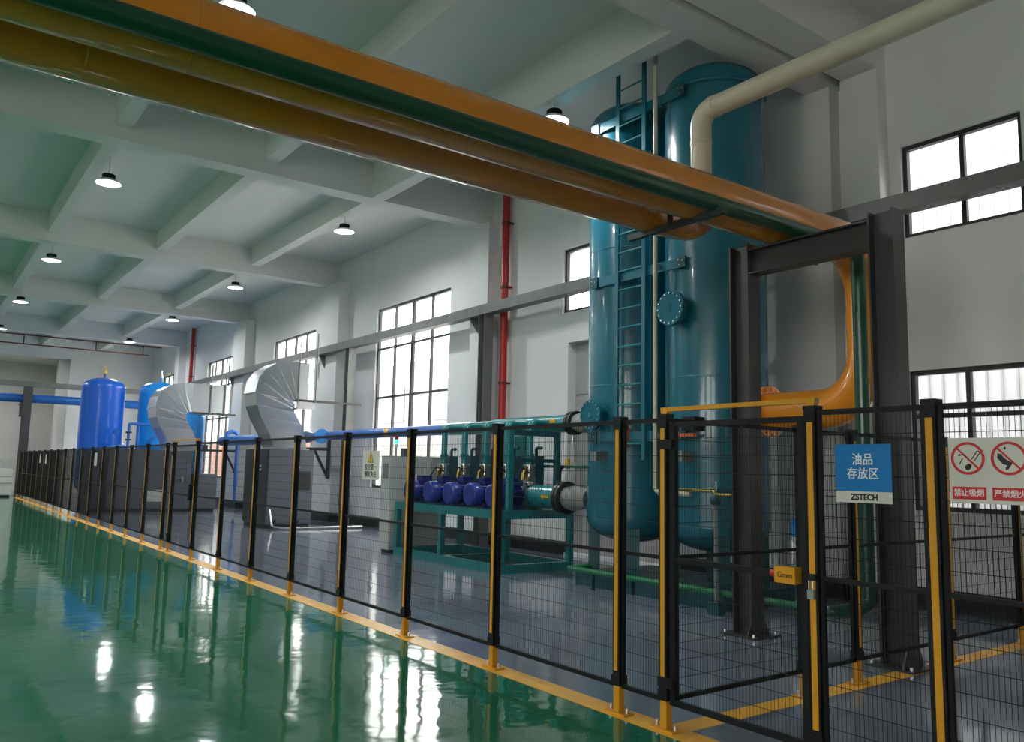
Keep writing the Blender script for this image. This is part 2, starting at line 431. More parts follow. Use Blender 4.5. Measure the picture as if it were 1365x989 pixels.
def panel(x, y0, y1, label, rotz=0, xdir=False):
    """a mesh panel between two posts; along y, or along x when xdir"""
    a0, a1 = y0 + .034, y1 - .034
    L = round(a1 - a0, 3)
    loc = (a0, x, 0) if xdir else (x, a0, 0)
    rot = -PI / 2 if xdir else 0
    if L in pan_cache:
        return dup(pan_cache[L], loc, label, G_PAN, rot)
    t = thing('mesh_fence', label, 'fence panel', (0, 0, 0), G_PAN)
    MB().box(-.012, .012, 0, L, 2.0, 2.03).build('top_rail', BLACK, t)
    MB().box(-.010, .010, 0, L, 1.085, 1.11).build('middle_rail', BLACK, t)
    MB().box(-.012, .012, 0, L, .175, .205).build('bottom_rail', BLACK, t)
    for a in (0, L - .02): MB().box(-.012, .012, a, a + .02, .205, 2.0).build('stile', BLACK, t)
    wm = MB(); nv = max(2, round(L / .025)); r = .0016
    for k in range(1, nv):
        y = L * k / nv; wm.tube([(0, y, .2), (0, y, 2.0)], r, 4, caps=False)
    nz = 16
    for k in range(1, nz):
        z = .2 + 1.8 * k / nz
        wm.tube([(.003, 0, z), (.003, L, z)], .002, 4, caps=False)
    wm.build('wire_mesh', BLACK, t, kind='stuff')
    pan_cache[L] = t
    t.location = loc; t.rotation_euler = (0, 0, rot); t['_o'] = loc
    return t
# gate side, then the run to the far end
SP = 1.52
YR = [4.31 + SP * k for k in range(8)]                    # 4.31 .. 14.95
YD = 16.52                                                # far side of the far gate
YR2 = [17.05 + 1.6 * k for k in range(17)]                # to 42.6
post(FX, 2.07, 'tall black and yellow fence post left of the no-smoking board')
post(FX, 2.745, 'black and yellow gate post carrying the padlock, left of the blue sign')
post(FX, 3.87, 'black and yellow corner post at the left end of the yellow gate header')
post(FX, .55, 'black and yellow fence post beyond the right edge of the picture')
seq = YR + [YD] + YR2
for k, y in enumerate(seq):
    post(FX, y, 'black and yellow fence post, %s to the left of the gate corner post' % ORD[k])
full = [3.87] + seq
k = 0
for a, b in zip(full[:-1], full[1:]):
    if abs(b - YD) < .01: continue
    panel(FX, a, b, 'black wire mesh fence panel along the aisle, %s from the gate corner leftwards' % ORD[k]); k += 1
panel(FX, 2.07, 2.745, 'narrow mesh fence panel carrying the blue sign')
panel(FX, .55, 2.07, 'mesh fence panel carrying the no-smoking board')
# cross fence
for xx, lb in [(5.66, 'cross fence post seen just left of the padlocked gate post'), (6.38, 'cross fence post seen behind the blue sign'), (7.93, 'cross fence post hidden behind the right dark steel column'), (9.42, 'cross fence post at the right edge below the no-smoking board')]:
    post(xx, 3.87, lb, PI / 2)
for a, b, lb in [(4.14, 5.66, 'cross fence mesh panel seen through the yellow-headed gate'), (5.66, 6.38, 'short cross fence mesh panel behind the blue sign'), (6.38, 7.93, 'cross fence mesh panel in front of the right dark steel column'), (7.93, 9.42, 'cross fence mesh panel below the right-hand window'), (9.42, 10.78, 'cross fence mesh panel reaching the right wall')]:
    panel(3.87, a, b, lb, xdir=True)

def gate(y0, y1, label, lock):
    t = thing('fence_gate', label, 'gate', (FX, y0, 0))
    a, b = y0 + .045, y1 - .05
    MB().box(FX - .02, FX + .02, y0 - .03, y1 + .03, 2.072, 2.10).box(FX - .022, FX + .022, y0 - .025, y0 + .03, 2.056, 2.098).box(FX - .022, FX + .022, y1 - .03, y1 + .025, 2.056, 2.098).build('header', YEL, t)
    for c in (a, b - .045): MB().box(FX - .02, FX + .02, c, c + .045, .17, 2.0).build('stile', BLACK, t)
    for c, d in ((.17, .205), (1.075, 1.11), (1.965, 2.0)): MB().box(FX - .016, FX + .016, a + .045, b - .045, c, d).build('rail', BLACK, t)
    wm = MB(); L = b - a - .09; nv = round(L / .025)
    for k in range(1, nv): wm.tube([(FX, a + .045 + L * k / nv, .2), (FX, a + .045 + L * k / nv, 1.97)], .0016, 4, caps=False)
    for k in range(1, 16): wm.tube([(FX + .003, a + .045, .2 + 1.8 * k / 16), (FX + .003, b - .045, .2 + 1.8 * k / 16)], .002, 4, caps=False)
    wm.build('wire_mesh', BLACK, t, kind='stuff')
    for z in (.28, 1.82): MB().box(FX - .055, FX - .03, b - .05, b + .075, z, z + .06).build('hinge', BLACK, t)
    if lock:
        lb = MB().box(FX - .09, FX - .025, a + .03, a + .165, 1.055, 1.145).build('lock_box', YEL, t)
        MB().cyl((FX - .06, a + .165, 1.10), (FX - .06, a + .205, 1.10), .02, 12).build('key_knob', RED, lb)
        text('lettering', 'Gmm', .045, INK, t, (FX - .0915, a + .095, 1.10), (PI / 2, 0, -PI / 2))
    else:
        MB().box(FX - .09, FX - .025, a + .02, a + .10, 1.02, 1.30).build('lock_box', BLACK, t)
    return t
gate(2.745, 3.87, 'black mesh gate with yellow header and yellow lock box', True)
gate(14.95, 16.52, 'distant mesh gate with thin yellow header below the farther duct', False)
pd = thing('padlock', 'silver padlock hanging on the yellow gate post', 'padlock', (FX - .05, 2.745, 1.02))
MB().box(FX - .06, FX - .044, 2.725, 2.765, .985, 1.035).build('lock_body', STAIN, pd)
MB().tube(fillet([(FX - .052, 2.732, 1.03), (FX - .052, 2.732, 1.10), (FX - .052, 2.758, 1.10), (FX - .052, 2.758, 1.03)], .012, 5), .004, 8).build('shackle', STAIN, pd)
MB().box(FX - .058, FX - .036, 2.715, 2.775, 1.085, 1.12).build('hasp', BLACK, pd)

# signs on the fence
RX = (PI / 2, 0, -PI / 2)
s = thing('area_sign', 'blue and white sign on the fence between the two nearest posts', 'sign', (FX - .03, 2.43, 1.68))
y0, y1, xs = 2.27, 2.587, FX - .036
MB().box(xs, xs + .004, y0, y1, 1.582, 1.832).build('blue_field', SIGNB, s)
MB().box(xs, xs + .004, y0, y1, 1.522, 1.582).build('white_strip', SIGNW, s)
text('lettering', '油品', .066, WHITE, s, (xs - .001, 2.428, 1.748), RX, bold=.0006, sxx=.92)
text('lettering', '存放区', .066, WHITE, s, (xs - .001, 2.428, 1.673), RX, bold=.0006, sxx=.92)
text('lettering', 'ZSTECH', .044, INK, s, (xs - .001, 2.423, 1.551), RX, bold=.0020, sxx=.95)
s = thing('prohibition_sign', 'white board with red no-smoking and no-fire circles and red captions', 'sign', (FX - .03, 1.78, 1.7))
y1, y0 = 1.978, 1.585
MB().box(xs, xs + .004, y0, y1, 1.545, 1.855).build('board', SIGNW, s)
def ring(cy, cz, R, t, name='prohibition_ring'):
    mb = MB(); nn = 40; vs = []; fs = []
    for x_ in (xs - .002, xs):
        for rr in (R - t, R):
            for j in range(nn): vs.append((x_, cy + rr * math.cos(2 * PI * j / nn), cz + rr * math.sin(2 * PI * j / nn)))
    for j in range(nn):
        k2 = (j + 1) % nn
        fs += [(j, k2, nn + k2, nn + j), (nn + j, nn + k2, 3 * nn + k2, 3 * nn + j), (2 * nn + j, 2 * nn + k2, k2, j)]
    mb.add(vs, fs)
    a = math.radians(45)
    p = (R - t / 2)
    mb.bar((xs - .0015, cy + p * math.cos(a), cz + p * math.sin(a)), (xs - .0015, cy - p * math.cos(a), cz - p * math.sin(a)), t * .72, .002, up=(1, 0, 0))
    return mb.build(name, SIGNR, s)
for (cy, cap) in [(1.888, '禁止吸烟'), (1.705, '严禁烟火')]:
    ring(cy, 1.757, .078, .0125)
    MB().box(xs - .001, xs, cy - .078, cy + .078, 1.562, 1.622).build('caption_field', SIGNR, s)
    text('lettering', cap, .038, WHITE, s, (xs - .002, cy, 1.592), RX, bold=.0004, sxx=.92)
def flat(mb, poly, x_=None):
    x_ = xs - .0012 if x_ is None else x_
    return mb.prism(poly, 'x', x_, x_ + .0012)
cy = 1.888
mb = MB()   # cigarette, smoke and hand
mb.bar((xs - .0008, cy - .018, 1.752), (xs - .0008, cy - .042, 1.788), .0045, .001, up=(1, 0, 0)).bar((xs - .0008, cy - .030, 1.744), (xs - .0008, cy - .056, 1.782), .0045, .001, up=(1, 0, 0))
mb.tube([(xs - .0006, cy - .042 - .007 * (1 - math.cos(t_)), 1.788 + .006 * math.sin(t_) - .003 * (1 - math.cos(t_))) for t_ in [PI * i / 6 for i in range(7)]], .0024, 6)
flat(mb, [(cy + .013, 1.710), (cy + .012, 1.722), (cy - .004, 1.733), (cy - .017, 1.728), (cy - .016, 1.716), (cy - .010, 1.706), (cy - .002, 1.700), (cy + .008, 1.702)])
mb.tube([(xs - .0006, cy + .024 - .026 * math.sin(t_), 1.745 + .03 * math.cos(t_)) for t_ in [-.6 + .35 * i for i in range(7)]], .0024, 6)
mb.tube([(xs - .0006, cy + .028 - .010 * math.sin(t_), 1.748 + .014 * t_) for t_ in [-1.4 + .4 * i for i in range(6)]], .0024, 6)
flat(mb, [(cy + .044, 1.772), (cy + .036, 1.780), (cy + .034, 1.774), (cy + .042, 1.768)])
mb.build('cigarette_symbol', INK, s)
cy = 1.705; mb = MB()  # hand with a match
flat(mb, [(cy + .048, 1.782), (cy + .030, 1.776), (cy + .022, 1.762), (cy + .010, 1.752), (cy - .004, 1.742), (cy - .020, 1.742), (cy - .010, 1.726), (cy + .004, 1.706), (cy + .014, 1.702), (cy + .016, 1.714), (cy + .008, 1.724), (cy + .026, 1.730), (cy + .036, 1.742), (cy + .050, 1.758)])
flat(mb, [(cy + .016, 1.796), (cy + .022, 1.806), (cy + .012, 1.812), (cy + .010, 1.803)])
mb.build('match_symbol', INK, s)
s = thing('warning_sign', 'small pale sign with yellow triangle on the fence beside the control cabinet', 'sign', (FX - .03, 8.18, 1.68))
MB().box(xs, xs + .004, 7.98, 8.37, 1.522, 1.838).build('board', SIGNW, s)
mb = MB(); flat(mb, [(8.245, 1.715), (8.115, 1.715), (8.18, 1.825)]); mb.build('triangle', SYEL, s)
mb = MB(); flat(mb, [(8.255, 1.709), (8.105, 1.709), (8.18, 1.835)], xs - .0006); mb.build('triangle_border', INK, s)
mb = MB(); flat(mb, [(8.175, 1.745), (8.185, 1.745), (8.187, 1.79), (8.173, 1.79)], xs - .0022); flat(mb, [(8.175, 1.728), (8.185, 1.728), (8.185, 1.738), (8.175, 1.738)], xs - .0022); mb.build('exclamation_mark', INK, s)
text('lettering', '安全第一', .072, INK, s, (xs - .001, 8.175, 1.655), RX, bold=.0006)
text('lettering', '预防为主', .072, INK, s, (xs - .001, 8.175, 1.578), RX, bold=.0006)
for (y, zc, lb) in [(24.35, 1.72, 'white notice plate on the distant fence before the left blue tank'), (34.0, 1.72, 'left white notice plate at the far end of the fence'), (35.6, 1.74, 'right white notice plate at the far end of the fence')]:
    o = thing('notice_plate', lb, 'sign', (FX - .03, y, zc))
    MB().box(xs, xs + .004, y - .17, y + .17, zc - .17, zc + .17).build('plate', SIGNW, o)
    MB().box(xs - .001, xs, y - .17, y + .17, zc - .17, zc - .155).build('lower_edge', SIGNW, o)

# ------------------------------------------------------------------ overhead yellow, green and cream pipes
t = thing('yellow_pipe', 'large yellow overhead pipe, nearer one, bending down to the right teal tank', 'pipe', (FX, 5.17, 4.34))
path = fillet([(XL, 5.17, 4.34), (8.95, 5.17, 4.34), (8.95, 5.17, 2.48), (8.95, 6.57, 2.48)], [.6, .62], 12)
MB().tube(path, .241, 40).build('pipe_run', PIPEY, t)
for x in (-3.0, 1.2, 5.4, 7.55): MB().tube([(x - .012, 5.17, 4.34), (x, 5.17, 4.34), (x + .012, 5.17, 4.34)], [.2405, .2455, .2405], 40).build('weld_seam', PIPEY, t)
for z in (3.72, 3.12): MB().tube([(8.95, 5.17, z - .01), (8.95, 5.17, z), (8.95, 5.17, z + .01)], [.2405, .2455, .2405], 40).build('weld_seam', PIPEY, t)
MB().tube([(8.95, 5.90, 2.48), (8.95, 5.91, 2.48), (8.95, 5.92, 2.48)], [.2405, .2455, .2405], 40).build('weld_seam', PIPEY, t)
MB().cyl((8.95, 6.53, 2.48), (8.95, 6.585, 2.48), .335, 40).cyl((8.95, 6.595, 2.48), (8.95, 6.65, 2.48), .335, 40).build('flange', PIPEY, t)
MB().bolts((8.95, 6.59, 2.48), (0, 1, 0), .292, 16, .018, .17).build('bolts', PIPEY, t, kind='stuff')
t = thing('yellow_pipe', 'large yellow overhead pipe, farther and lower-looking one, turning up into the cream pipe', 'pipe', (FX, 5.73, 4.34))
path = fillet([(XL, 5.73, 4.34), (6.69, 5.73, 4.34), (6.69, 5.73, 4.86)], [.34], 10)
MB().tube(path, [.241] * (len(path) - 1) + [.12], 40).build('pipe_run', PIPEY, t)
for x in (-3.4, .7, 4.6): MB().tube([(x - .012, 5.73, 4.34), (x, 5.73, 4.34), (x + .012, 5.73, 4.34)], [.2405, .2455, .2405], 40).build('weld_seam', PIPEY, t)
t = thing('green_pipe', 'dark green pipe hung under the yellow pipes, dropping behind the blue sign', 'pipe', (FX, 4.89, 4.18))
path = fillet([(XL, 4.89, 4.178), (8.30, 4.89, 4.178), (8.30, 4.89, .30), (8.02, 5.12, .25), (8.02, 5.5, .25)], [.16, .14, .1], 8)
MB().tube(path, [.076] * (len(path) - 10) + [.06] * 10, 20).build('pipe_run', GPIPE, t)
t = thing('green_pipe', 'thin bright green pipe low along the base of the teal tanks', 'pipe', (8.02, 7, .25))
MB().tube([(8.02, 5.5, .25), (8.02, 9.42, .25)], .04, 14).build('pipe_run', GPIPE2, t)
MB().cyl((8.02, 5.46, .25), (8.02, 5.56, .25), .065, 14).build('coupling', GPIPE2, t)
for y in (6.3, 7.5, 8.9): MB().box(7.99, 8.05, y - .02, y + .02, 0, .22).build('pipe_support', DTEAL, t)
MB().tube(fillet([(8.02, 9.38, .25), (8.02, 9.42, .25), (8.6, 9.5, .25)], .02, 4), .038, 12).build('branch', GPIPE2, t)
t = thing('cream_pipe', 'cream pipe rising from the yellow pipe and running along under the ceiling beam', 'pipe', (6.69, 5.73, 5.2))
MB().tube(fillet([(6.69, 5.73, 4.84), (6.69, 5.73, 5.60), (6.69, -2.0, 5.60)], [.17], 8), .112, 24).build('pipe_run', BEIGE, t)
MB().cyl((6.69, 5.73, 5.22), (6.69, 5.73, 5.26), .118, 24).build('coupling', BEIGE, t)
MB().cyl((6.69, 5.58, 5.60), (6.69, 5.50, 5.60), .118, 24).build('coupling', BEIGE, t)
t = thing('pipe_bracket', 'dark angle iron clamped under the two yellow pipes', 'bracket', (5.9, 5.4, 4.07))
MB().box(5.87, 5.93, 4.78, 6.02, 4.06, 4.097).box(5.87, 5.88, 4.78, 6.02, 4.097, 4.12).build('angle_bar', STEEL, t)
MB().box(5.885, 5.91, 5.425, 5.475, 4.097, 4.24).build('stub', STEEL, t)

# ------------------------------------------------------------------ steel portal
def hcol(mb, x, y, z0, z1, b=.30, tf=.018, tw=.012, bx=None):
    h = b / 2; g = (bx or b) / 2
    mb.box(x - g, x + g, y - h, y - h + tf, z0, z1).box(x - g, x + g, y + h - tf, y + h, z0, z1).box(x - tw, x + tw, y - h + tf, y + h - tf, z0, z1)
    return mb
t = thing('steel_portal', 'dark steel portal frame of two columns and a beam carrying the yellow pipes', 'frame', (7.28, 4.8, 0))
for y in (5.62, 3.99):
    hcol(MB(), 7.255, y, .02, 4.16, .25, bx=.20).build('column', STEEL, t)
    MB().box(7.06, 7.50, y - .22, y + .22, 0, .02).build('base_plate', STEEL, t)
    for sx_ in (-1, 1):
        MB().prism([(7.255 + sx_ * .10, .02), (7.255 + sx_ * .18, .02), (7.255 + sx_ * .10, .18)], 'y', y - .125, y - .113).build('gusset', STEEL, t)
    mb = MB()
    for sx_ in (-1, 1):
        for sy_ in (-1, 1): mb.cyl((7.28 + sx_ * .18, y + sy_ * .18, .02), (7.28 + sx_ * .18, y + sy_ * .18, .05), .016, 6)
    mb.build('anchor_bolts', STAIN, t, kind='stuff')
MB().box(7.165, 7.345, 4.115, 5.495, 4.08, 4.097).box(7.165, 7.345, 4.115, 5.495, 3.82, 3.837).box(7.245, 7.265, 4.115, 5.495, 3.837, 4.08).build('cross_beam', STEEL, t)

# ------------------------------------------------------------------ teal tanks
def tank(cx_, cy_, label, seam):
    R = .70
    t = thing('pressure_tank', label, 'tank', (cx_, cy_, 0), 'tall teal pressure tanks')
    prof = [(0, .62)] + [(R * math.sin(a), .97 - .35 * math.cos(a)) for a in [PI / 2 * i / 10 for i in range(1, 11)]] + [(R, 2.9), (R, 5.0)] + [(R * math.cos(a), 7.15 + .35 * math.sin(a)) for a in [PI / 2 * i / 10 for i in range(0, 10)]] + [(0, 7.5)]
    MB().lathe(prof, (cx_, cy_, 0), 64).build('shell', TEAL, t)
    for z in (.97, 2.95, 5.05, 7.14): MB().lathe([(R - .002, z - .02), (R + .006, z), (R - .002, z + .02)], (cx_, cy_, 0), 64).build('weld_seam', TEAL, t)
    if seam:
        MB().lathe([(R, 7.03), (R + .05, 7.03), (R + .05, 7.07), (R, 7.07)], (cx_, cy_, 0), 64).build('rim_flange', TEAL, t)
        MB().bolts((cx_, cy_, 7.06), (0, 0, 1), R + .03, 36, .012, .10).build('rim_bolts', TEAL, t, kind='stuff')
    for k in range(4):
        a = PI / 4 + k * PI / 2; c, s_ = math.cos(a), math.sin(a)
        p = Vector((cx_ + .58 * c, cy_ + .58 * s_, 0))
        MB().bar(p + Vector((0, 0, .2)), p + Vector((0, 0, 1.0)), .20, .16, up=(c, s_, 0)).build('leg', DTEAL, t)
    for k in range(2):
        a = 1.0 + PI * k; c, s_ = math.cos(a), math.sin(a)
        MB().prism([(-.05, 0), (.05, 0), (.03, .12), (-.03, .12)], 'y', -.012, .012).build('lifting_lug', DTEAL, t).location = (.45 * c, .45 * s_, 7.38)
        o_ = t.children[-1]
        for vv in o_.data.vertices: vv.co = (vv.co.x + cx_, vv.co.y + cy_, vv.co.z)
    return t
tA = tank(9.0, 9.09, 'left tall teal tank behind the ladder, with the blind flange', False)
tB = tank(9.0, 7.47, 'right tall teal tank with the round manhole and bolted rim', True)
def blind(t, y, z, R, rn, x0, xs_, nb):
    nz = MB().cyl((xs_, y, z), (x0 + .07, y, z), rn, 32).build('nozzle', TEAL, t)
    MB().cyl((x0, y, z), (x0 + .032, y, z), R, 40).build('cover', TEALM, t)
    MB().cyl((x0 + .038, y, z), (x0 + .072, y, z), R, 40).build('flange', TEALM, t)
    MB().bolts((x0 + .035, y, z), (1, 0, 0), R * .87, nb, .014, .11).build('bolts', STAIN, t, kind='stuff')
    MB().tube(fillet([(x0, y - .03, z - .045), (x0 - .04, y - .03, z - .045), (x0 - .04, y - .03, z + .045), (x0, y - .03, z + .045)], .01, 3), .006, 6).build('handle', TEAL, t)
blind(tA, 9.08, 2.50, .225, .165, 8.10, 8.36, 16)
blind(tB, 7.48, 3.865, .235, .17, 8.08, 8.36, 16)
# nozzle that meets the yellow pipe
MB().cyl((8.95, 6.95, 2.48), (8.95, 6.65, 2.48), .22, 32).build('nozzle', TEAL, tB)
for t_, y in ((tA, 9.0), (tB, 7.35)):
    MB().box(8.10, 8.34, y - .06, y + .06, 1.82, 1.96).build('nameplate_box', LEAD, t_)
MB().box(8.2, 8.26, 8.42, 8.47, 2.02, 2.32).build('orange_strip', ORANGE, tA)
MB().box(8.15, 8.33, 7.12, 7.34, 2.22, 2.40).build('instrument', BLACK, tB)
MB().box(8.08, 8.15, 7.08, 7.42, 2.14, 2.18).build('orange_handle', ORANGE, tB)
t = thing('tank_skid', 'low teal steel base frame under the left tall tank', 'skid', (9, 9.1, 0))
MB().box(8.2, 9.8, 8.30, 8.42, 0, .2).box(8.2, 9.8, 9.36, 9.48, 0, .2).box(8.2, 8.32, 8.42, 9.36, 0, .2).box(9.68, 9.8, 8.42, 9.36, 0, .2).box(8.32, 9.68, 8.42, 9.36, .12, .2).build('frame', DTEAL, t)
t = thing('tank_skid', 'low teal steel base frame under the right tall tank', 'skid', (9, 7.4, 0))
MB().box(8.2, 9.8, 6.72, 6.84, 0, .2).box(8.2, 9.8, 8.12, 8.24, 0, .2).box(8.2, 8.32, 6.84, 8.12, 0, .2).box(9.68, 9.8, 6.84, 8.12, 0, .2).box(8.32, 9.68, 6.84, 8.12, .12, .2).build('frame', DTEAL, t)
# ladder and ties
t = thing('ladder', 'teal steel ladder fixed in front of the left tall tank', 'ladder', (8.22, 8.38, 1.84))
for y in (8.645, 8.10): MB().box(8.205, 8.235, y - .035, y + .035, 1.84, 8.12).build('rail', TEAL, t)
for k in range(22): MB().cyl((8.22, 8.13, 2.07 + .28 * k), (8.22, 8.615, 2.07 + .28 * k), .014, 8).build('rung', TEAL2, t)
for i, z in enumerate((2.17, 4.52, 6.97)):
    t = thing('tank_tie', 'teal flat bar tying the two tall tanks together, %s' % ['lowest, behind the fence', 'middle, above the manhole', 'topmost, under the domes'][i], 'tie bar', (8.27, 8.35, z))
    MB().box(8.255, 8.285, 7.36, 9.27, z - .07, z + .07).build('bar', TEAL, t)
    for y in (7.43, 9.18):
        MB().box(8.235, 8.255, y - .08, y + .08, z - .08, z + .08).build('lug', DTEAL, t)
        MB().bolts((8.235, y, z), (1, 0, 0), .045, 3, .012, .03).build('bolts', STAIN, t, kind='stuff')
t = thing('downpipe', 'thin pale vertical pipe between the two tall tanks', 'pipe', (8.16, 7.82, 1.4))
MB().tube(fillet([(8.16, 7.82, 8.15), (8.16, 7.82, 1.42), (8.16, 7.2, 1.40)], [.07], 6), .032, 14).build('pipe_run', BEIGE, t)
MB().cyl((8.16, 7.75, 1.41), (8.16, 7.65, 1.41), .042, 12).build('union', STAIN, t)
for z in (2.17, 4.52, 6.97): MB().box(8.16, 8.255, 7.80, 7.84, z - .03, z + .03).build('clip', STAIN, t)
t = thing('drain_pole', 'thin brownish drain pipe with dark valve standing before the right tank', 'pipe', (7.95, 6.62, 0))
MB().cyl((7.95, 6.62, .02), (7.95, 6.62, 1.36), .028, 12).build('pipe_run', LEAD, t)
MB().box(7.88, 8.02, 6.54, 6.70, 0, .14).build('foot', DTEAL, t)
MB().lathe([(0, 0), (.06, 0), (.075, .06), (.05, .12), (0, .12)], (7.95, 6.62, 1.30), 14).build('valve_body', DTEAL, t)
MB().tube(fillet([(7.95, 6.62, 1.38), (7.95, 6.62, 1.46), (7.95, 7.2, 1.46)], .05, 5), .022, 10).cyl((7.95, 6.62, 1.42), (7.95, 6.15, 1.42), .018, 10).build('branch', BRASS, t)
MB().bar((7.95, 6.62, 1.46), (7.95, 6.62, 1.58), .02, .02).build('valve_stem', STAIN, t)
t = thing('filter_valve', 'steel flanged valve with blue body standing low behind the gate', 'valve', (8.5, 5.85, 0))
x, y = 8.5, 5.85
MB().cyl((x, y, 0), (x, y, .62), .06, 16).build('riser', DTEAL, t)
for z in (.62, .92): MB().cyl((x, y, z), (x, y, z + .035), .12, 20).build('flange', STAIN, t)
MB().lathe([(.06, .655), (.09, .70), (.09, .87), (.06, .92)], (x, y, 0), 18).build('valve_body', STAIN, t)
MB().cyl((x, y, .955), (x, y, 1.1), .09, 16).cyl((x - .02, y, 1.1), (x + .2, y, 1.25), .075, 16).build('actuator', LBLUE, t)
MB().bolts((x, y, .78), (0, 0, 1), .105, 6, .009, .36).build('bolts', STAIN, t, kind='stuff')

# ------------------------------------------------------------------ pump skid
SX0, SX1, SY0, SY1 = 7.80, 9.35, 10.87, 14.42
t = thing('pump_skid', 'teal steel skid table carrying the row of blue pumps', 'skid', (8.5, 12.6, 0))
ax = .1
for x in (SX0, SX1 - ax): MB().box(x, x + ax, SY0, SY1, 0, .14).build('base_beam', TEAL2, t)
for y in (SY0, 12.6, SY1 - ax): MB().box(SX0 + ax, SX1 - ax, y, y + ax, 0, .14).build('base_beam', TEAL2, t)
for x in (SX0, SX1 - ax):
    for y in (SY0, 12.7, SY1 - ax): MB().box(x, x + ax, y, y + ax, .14, .87).build('leg', TEAL2, t)
for x in (SX0, SX1 - ax): MB().box(x, x + ax, SY0, SY1, .87, 1.01).build('top_beam', TEAL2, t)
for y in (SY0, 12.7, SY1 - ax): MB().box(SX0 + ax, SX1 - ax, y, y + ax, .87, 1.01).build('top_beam', TEAL2, t)
MB().box(SX0 + ax, SX1 - ax, SY0 + ax, SY1 - ax, .975, 1.0).build('deck', DTEAL, t)
for (x, m_) in ((8.0, TEAL2), (9.0, DTEAL)): MB().box(x - .045, x + .045, SY0 + .01, SY0 + .1, 1.01, 2.33).build('frame_post', m_, t)
MB().box(8.045, 8.955, SY0 + .02, SY0 + .09, 2.24, 2.33).box(8.045, 8.955, SY0 + .03, SY0 + .08, 1.80, 1.86).build('frame_rail', DTEAL, t)
MB().box(9.2, 9.3, 12.10, 12.42, 1.01, 2.30).build('column_plate', TEAL2, t)
def pump(y, label):
    p = thing('vacuum_pump', label, 'pump', (8.2, y, 1.01), 'blue pumps on the teal skid')
    z = 1.235
    m = MB().cyl((8.03, y, z), (8.42, y, z), .175, 28).build('motor', MOTOR, p)
    mb = MB()
    for k in range(16):
        a = 2 * PI * k / 16
        mb.bar((8.06, y + .183 * math.cos(a), z + .183 * math.sin(a)), (8.40, y + .183 * math.cos(a), z + .183 * math.sin(a)), .012, .03, up=(0, math.cos(a), math.sin(a)))
    mb.build('cooling_fins', MOTOR, m, kind='stuff')
    MB().tube([(7.86, y, z), (7.875, y, z), (8.04, y, z)], [.16, .195, .198], 28).build('fan_cover', mat_fan, m)
    MB().box(8.12, 8.34, y - .10, y + .10, z + .16, z + .29).build('terminal_box', MOTOR, m)
    MB().box(8.08, 8.40, y - .16, y + .16, 1.01, 1.07).build('foot', MOTOR, p)
    MB().lathe([(0, 0), (.2, 0), (.21, .05), (.21, .22), (.15, .30), (.15, .36), (0, .36)], (8.66, y, 1.03), 22).build('pump_head', DTEAL, p)
    MB().cyl((8.42, y, z), (8.5, y, z), .08, 14).build('coupling', STAIN, p)
    v = MB().box(8.58, 8.74, y - .07, y + .07, 1.40, 1.56).cyl((8.66, y, 1.56), (8.66, y, 1.76), .055, 14).build('valve', STAIN, p)
    MB().cyl((8.66, y, 1.44), (8.66, y, 1.47), .11, 16).cyl((8.66, y, 1.74), (8.66, y, 1.77), .11, 16).build('valve_flange', STAIN, v)
    MB().prism([(8.50, 1.50), (8.58, 1.50), (8.60, 1.74), (8.52, 1.62)], 'y', y - .03, y + .03).build('valve_arm', BRASS, v)
    MB().tube(fillet([(8.66, y, 1.77), (8.66, y, 2.50), (9.1, y, 2.50)], [.14], 7), .062, 18).build('riser', TEAL2, p)
    MB().tube([(8.66, y, 1.77), (8.66, y, 1.83), (8.66, y, 1.95)], [.055, .06, .085], 18).build('reducer', TEAL2, p)
    b_ = MB().box(8.86, 9.06, y + .10, y + .34, 1.01, 1.92).build('separator', DTEAL, p)
    MB().tube(fillet([(8.96, y + .2, 1.92), (8.96, y + .2, 2.06), (8.96, y + .05, 2.06)], .04, 5), .03, 10).build('gooseneck', DTEAL, b_)
    MB().tube(fillet([(8.30, y - .08, 1.5), (8.42, y - .12, 1.72), (8.60, y - .08, 1.62)], .06, 5), .012, 8).build('hose', BLACK, p)
    MB().box(8.55, 8.61, y - .16, y - .10, 1.42, 1.48).build('gauge', WHITE, p)
    return p
mat_fan = mat('fan_cover_paint', (.012, .032, .27), .35, coat=.2)
for k, (y, lb) in enumerate([(14.05, 'fifth'), (13.30, 'fourth'), (12.60, 'third'), (11.92, 'second'), (11.25, 'nearest')]):
    pump(y, 'blue-motored vacuum pump, %s of the row counted from the tall tanks' % lb)
# headers
t = thing('suction_header', 'blue and teal pipe running above the pumps to the left tank', 'pipe', (9.2, 13, 2.5))
MB().tube([(9.2, 10.78, 2.49), (9.2, 13.0, 2.49), (9.2, 13.2, 2.49), (9.2, 14.6, 2.49)], [.155, .155, .13, .13], 24).build('teal_run', TEAL2, t)
MB().tube([(9.2, 14.6, 2.49), (9.2, 14.9, 2.49)], [.13, .115], 24).build('reducer', TEAL2, t)
MB().tube([(9.2, 14.9, 2.49), (9.2, 22.0, 2.49), (9.2, 22.3, 2.49), (9.2, 30.2, 2.49)], [.115, .115, .17, .17], 22).build('blue_run', BPIPE, t)
MB().cyl((9.2, 10.78, 2.49), (9.2, 10.72, 2.49), .205, 28).cyl((9.2, 10.70, 2.49), (9.2, 10.64, 2.49), .205, 28).build('flange', BASEB, t)
MB().tube([(9.2, 10.64, 2.49), (9.2, 10.45, 2.49), (9.2, 10.1, 2.49), (9.2, 9.72, 2.49)], [.15, .175, .17, .15], 24).build('flexible_joint', LEAD, t)
MB().bolts((9.2, 10.71, 2.49), (0, 1, 0), .17, 12, .013, .2).build('bolts', BASEB, t, kind='stuff')
